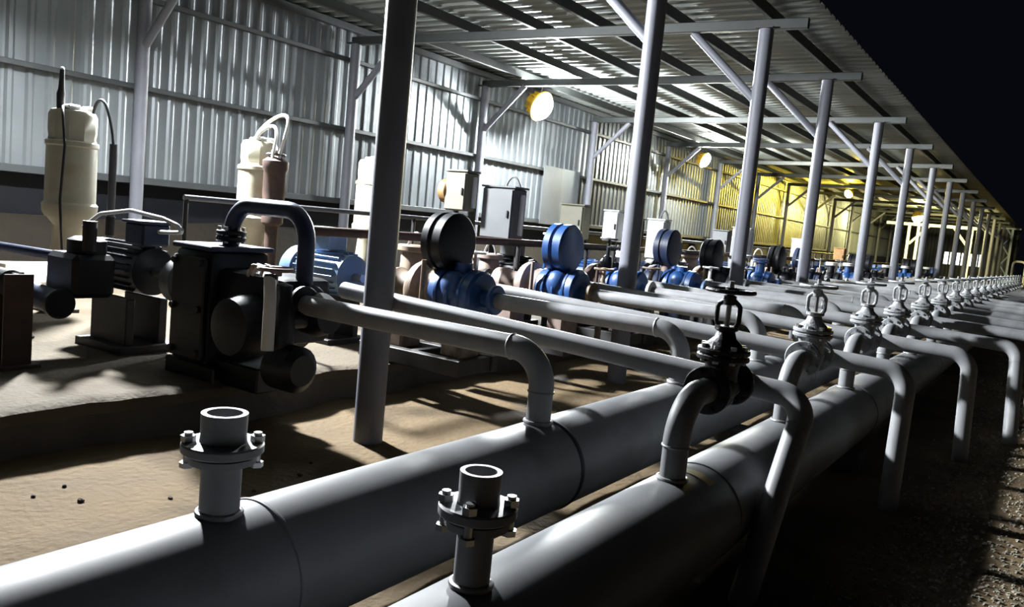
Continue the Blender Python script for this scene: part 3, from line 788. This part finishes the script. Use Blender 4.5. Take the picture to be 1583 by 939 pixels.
# small-bore service lines and vent valves over the pump row
for x, z, r, m_, lab in ((-4.28, .96, .034, 'brown', 'rust brown small-bore line running along the pump row above the couplings'), (-5.62, 1.10, .022, 'grey', 'thin grey conduit line running along the row behind the motors')):
    t = thing('service_line', (x, 3.75, ZF), lab, 'pipe')
    MB().sweep([(0, 0, z-ZF+.15), (0, 12, z-ZF+.15), (0, 27, z-ZF+.15)], r, 14).build('pipe', M[m_], t)
    for k in range(10):
        yy = 1.41+1.4*k*2 if k else .0
        if yy > 26.5: break
        yy = [0.0, 2.72, 4.05, 5.4, 8.2, 11.0, 13.8, 16.6, 19.4, 22.2][k]-.05
        MB().sweep([(0, max(.02, yy), 0), (0, max(.02, yy), z-ZF+.15)], .02, 8).build('support', M['chan'], t)
def vent(x, y, h, m_, wheel, label):
    t = thing('vent_valve', (x, y, ZF), label, 'valve', 'small vent valves among the pumps')
    MB().lathe([(.03, 0), (.03, h*.62), (.05, h*.64), (.055, h*.70), (.045, h*.78), (.02, h*.80), (.016, h*.97)], (0, 0, 0), 'Z', 14).build('body', M[m_], t)
    hw = MB().torus((0, 0, h*.97), .085, .010, 'Z', 24, 8)
    for k in range(3):
        a = 2*PI*k/3+.3; hw.sweep([(0, 0, h*.97), (.085*math.cos(a), .085*math.sin(a), h*.97)], .008, 8)
    hw.disc((0, 0, h*.97), .02, .03, 'Z', 12).build('handwheel', M[wheel], t)
VV = [(-4.02, 4.88, .95, 'brown', 'grey', 'grey wheeled rusty vent valve beyond the second pump'), (-3.95, 5.3, .80, 'pink', 'white', 'pinkish vent valve with white wheel before the third pump'),
      (-4.05, 6.50+.14, 1.0, 'dark', 'white', 'blackish vent valve with white wheel beside the large grey control box'), (-3.45, 6.62, .72, 'tan', 'tan', 'tan vent valve low between the third and fourth pumps'),
      (-3.95, 7.62, 1.0, 'dark', 'grey', 'blackish tall vent valve beyond the fourth pump'), (-3.42, 7.58, .74, 'pink', 'pink', 'pinkish vent valve low beyond the fourth pump'),
      (-3.98, 9.3, 1.02, 'dark', 'dark', 'all-black vent valve beside the white control boxes'), (-3.4, 9.2, .76, 'white', 'white', 'white vent valve low before the sixth pump'),
      (-3.9, 10.62, 1.0, 'brown', 'grey', 'rusty vent valve with grey wheel before the seventh pump'), (-3.42, 10.58, .75, 'dark', 'white', 'low black vent valve with white wheel before the seventh pump'),
      (-4.05, 12.22, 1.0, 'dark', 'grey', 'black vent valve with grey wheel before the eighth pump'), (-3.45, 13.4, .9, 'white', 'grey', 'white-bodied vent valve before the ninth pump')]
for a in VV: vent(*a)
# filters and small upright items between the pump sets
def filt(x, y, h, r, body, label, cat='filter'):
    t = thing('strainer_pot', (x, y, ZF), label, cat, 'strainer pots among the pumps')
    MB().lathe([(r*.6, 0), (r*.6, h*.18), (r, h*.24), (r, h*.80), (r*.85, h*.86)], (0, 0, 0), 'Z', 22).build('pot', M[body], t)
    MB().disc((0, 0, h*.88), r*1.3, h*.07, 'Z', 24).build('lid', M[body], t)
    MB().sweep(arc((-r*.7, 0, h*.91), (r*.7, 0, h*.91), h*.13, 8), .011, 8).build('handle', M['steel'], t)
    MB().lathe([(r*.4, -r*1.8), (r*.4, r*1.8)], (0, 0, h*.5), 'X', 16).build('nozzle', M[body], t)
    return t
fl = [(-4.55, 5.25, .85, .12, 'tan', 'tan strainer pot between the second and third pumps'), (-4.52, 6.30, .8, .10, 'pink', 'pinkish strainer pot below the large grey control box'),
      (-4.54, 7.75, .92, .11, 'tan', 'tan strainer pot beyond the fourth pump'), (-4.5, 9.2, .95, .12, 'white', 'white strainer pot beside the white control boxes'),
      (-4.5, 10.55, .9, .12, 'brown', 'rust brown strainer pot beyond the sixth pump'), (-4.75, 11.95, .9, .12, 'pink', 'pinkish strainer pot beyond the seventh pump'),
      (-4.5, 13.3, .95, .12, 'grey', 'grey strainer pot beyond the eighth pump'), (-4.6, 14.8, .95, .12, 'tan', 'tan strainer pot beyond the ninth pump'), (-4.6, 16.1, .95, .12, 'white', 'white strainer pot beyond the tenth pump')]
for a in fl: filt(*a)

# ------------------------------------------------------------------ far end
t = thing('white_frame', (-6.0, 47.9, ZF), 'white painted steel portal frame lit by the far lamp', 'frame')
MB().box((0, 0, 2.95), (4.3, .16, .16), .01).build('beam', M['wframe'], t)
for x in (-1.0, -.55, 1.95): MB().box((x, 0, 1.45), (.14, .14, 2.9), .01).build('post', M['wframe'], t)
MB().sweep([(-.93, 0, 1.9), (-.05, 0, 2.92)], .07, 10).build('brace', M['wframe'], t)
MB().sweep([(1.9, 0, 1.9), (1.1, 0, 2.92)], .07, 10).build('brace', M['wframe'], t)
for k in range(7):
    x = -6.45+.34*k
    f = MB()
    f.box((0, 0, .42), (.30, .05, .04), .004).box((0, 0, -.42), (.30, .05, .04), .004).box((-.14, 0, 0), (.03, .05, .82), .004).box((.14, 0, 0), (.03, .05, .82), .004)
    o = f.build('window_%d' % (k+1), M['grey'], loc=(x, YEND-.03, 1.65)); struct(o)
    MB().box((0, 0, 0), (.25, .012, .80), .002).build('pane', M['lit'], o)
t = thing('lattice_column', (-2.95, 57.5, 0), 'pale blue lattice column standing at the far end outside the post row', 'column')
for s in (-1, 1): MB().box((s*.22, 0, 2.0), (.13, .13, 4.0), .01).build('chord', M['bluecol'], t)
for k in range(6):
    MB().sweep([(-.2*(-1)**k, 0, .3+.6*k), (.2*(-1)**k, 0, .9+.6*k)], .045, 8).build('lacing', M['bluecol'], t)
MB().box((.1, 0, 3.75), (1.1, .12, .12), .01).build('bracket_arm', M['bluecol'], t)
t = thing('vent_pipe', (-1.95, 52, 0), 'small pale pipe arch standing at the far right edge', 'pipe')
MB().sweep(fillet([(-.28, 0, 0), (-.28, 0, 1.75), (.32, 0, 1.75), (.32, 0, .0)], .2, 6), .06, 14).build('arch', M['wframe'], t)
MB().disc((.32, 0, .55), .14, .08, 'Z', 16).build('flange', M['wframe'], t)

# ------------------------------------------------------------------ loose stones and gravel
st = [(-2.86, 2.60, .013), (-2.84, 2.32, .010), (-3.17, 1.72, .014), (-3.33, 1.61, .010), (-2.95, 2.75, .009), (-2.95, 2.30, .009), (-3.36, 1.75, .010), (-2.98, 2.0, .010)]
snames = ['largest loose stone on the sand left of the large header', 'stone just below the largest one on the sand', 'stone at the shadow edge left of the flanged stub', 'small stone near the plinth foot', 'stone on the sand below the nearest post', 'pebble between plinth shadow and header', 'stone near the left edge of the sand', 'small stone at the far left of the sand']
for (x, y, r), lab in zip(st, snames):
    rr = random.Random(int(x*1000+y*77))
    o = MB().sphere((0, 0, 0), r, 8, 6, (1.2, .9, .7), .18, rr).build('stone', M['stone'], loc=(x, y, gz(x, y)+r*.4))
    tag(o, lab, 'stone', 'loose stones on the sand')
st2 = [(-5.1, 3.05, .03), (-5.0, 2.86, .02), (-5.35, 2.75, .018), (-4.85, 3.25, .018)]
for i, (x, y, r) in enumerate(st2):
    rr = random.Random(i+50)
    o = MB().sphere((0, 0, 0), r, 8, 6, (1.2, .9, .7), .18, rr).build('stone', M['stone'], loc=(x-.4, y-.45, ZF+r*.4))
    tag(o, ['largest clod on the plinth sand under the nearest motor', 'clod beside the largest one on the plinth', 'small clod nearest the rusty stand', 'small clod below the motor coupling'][i], 'stone', 'clods on the plinth sand')
rg = random.Random(3); mb = MB()
base = [(math.cos(a)*1.0, math.sin(a)*1.0, z) for z in (0,) for a in [k*2*PI/6 for k in range(6)]]
for k in range(15000):
    y = 2.6+ (rg.random()**1.6)*13
    x = -.62+rg.random()*2.6*(.3+y*.08)+ (.25*rg.random())
    r = rg.uniform(.004, .012)*(1+.02*y)
    z = gz(x, y)
    a0 = rg.random()*6.28; q = rg.uniform(.7, 1.3)
    vs = []
    for j in range(5):
        a = a0+j*2*PI/5; vs.append((x+r*math.cos(a)*q*rg.uniform(.8, 1.2), y+r*math.sin(a)*rg.uniform(.8, 1.2), z-.003))
    for j in range(5):
        a = a0+.5+j*2*PI/5; vs.append((x+r*.62*math.cos(a)*q, y+r*.62*math.sin(a), z+r*rg.uniform(.5, .9)))
    fs = [(j, (j+1) % 5, 5+(j+1) % 5, 5+j) for j in range(5)]+[(5, 6, 7, 8, 9)]
    mb.add(vs, fs)
me = bpy.data.meshes.new('gravel'); me.from_pydata(mb.v, [], mb.f); me.materials.append(M['gravel'])
gv = bpy.data.objects.new('gravel', me); col.objects.link(gv)
tag(gv, 'loose pale gravel scattered on the ground right of the pipe legs', 'gravel', kind='stuff')

# ------------------------------------------------------------------ night sky, camera, colour
w = bpy.data.worlds.new('night'); scn.world = w; w.use_nodes = True
bg = w.node_tree.nodes['Background']; bg.inputs['Color'].default_value = (.55, .6, 1.0, 1); bg.inputs['Strength'].default_value = .004

F = 1250.0
cam = bpy.data.cameras.new('camera'); co = bpy.data.objects.new('camera', cam); col.objects.link(co)
cam.sensor_fit = 'HORIZONTAL'; cam.sensor_width = 36; cam.lens = 36*F/1583
cam.clip_start = .02; cam.clip_end = 300
y_ = Vector((1640-791.5, 424-469.5, F)); kk = .095
vy = F*F/(y_.x*kk-y_.y)
V = Vector((-kk*vy, vy, F)); Yv = y_.normalized(); Zv = -V.normalized(); Xv = Yv.cross(Zv)
right = Vector((Xv.x, Yv.x, Zv.x)); down = Vector((Xv.y, Yv.y, Zv.y)); fwd = Vector((Xv.z, Yv.z, Zv.z))
m = Matrix((right, -down, -fwd)).transposed().to_4x4(); m.translation = (0, 0, 1.3)
co.matrix_world = m
scn.camera = co
scn.view_settings.view_transform = 'Standard'; scn.view_settings.look = 'None'
scn.view_settings.exposure = 0.0; scn.view_settings.gamma = 1.0
scn.view_settings.use_curve_mapping = False
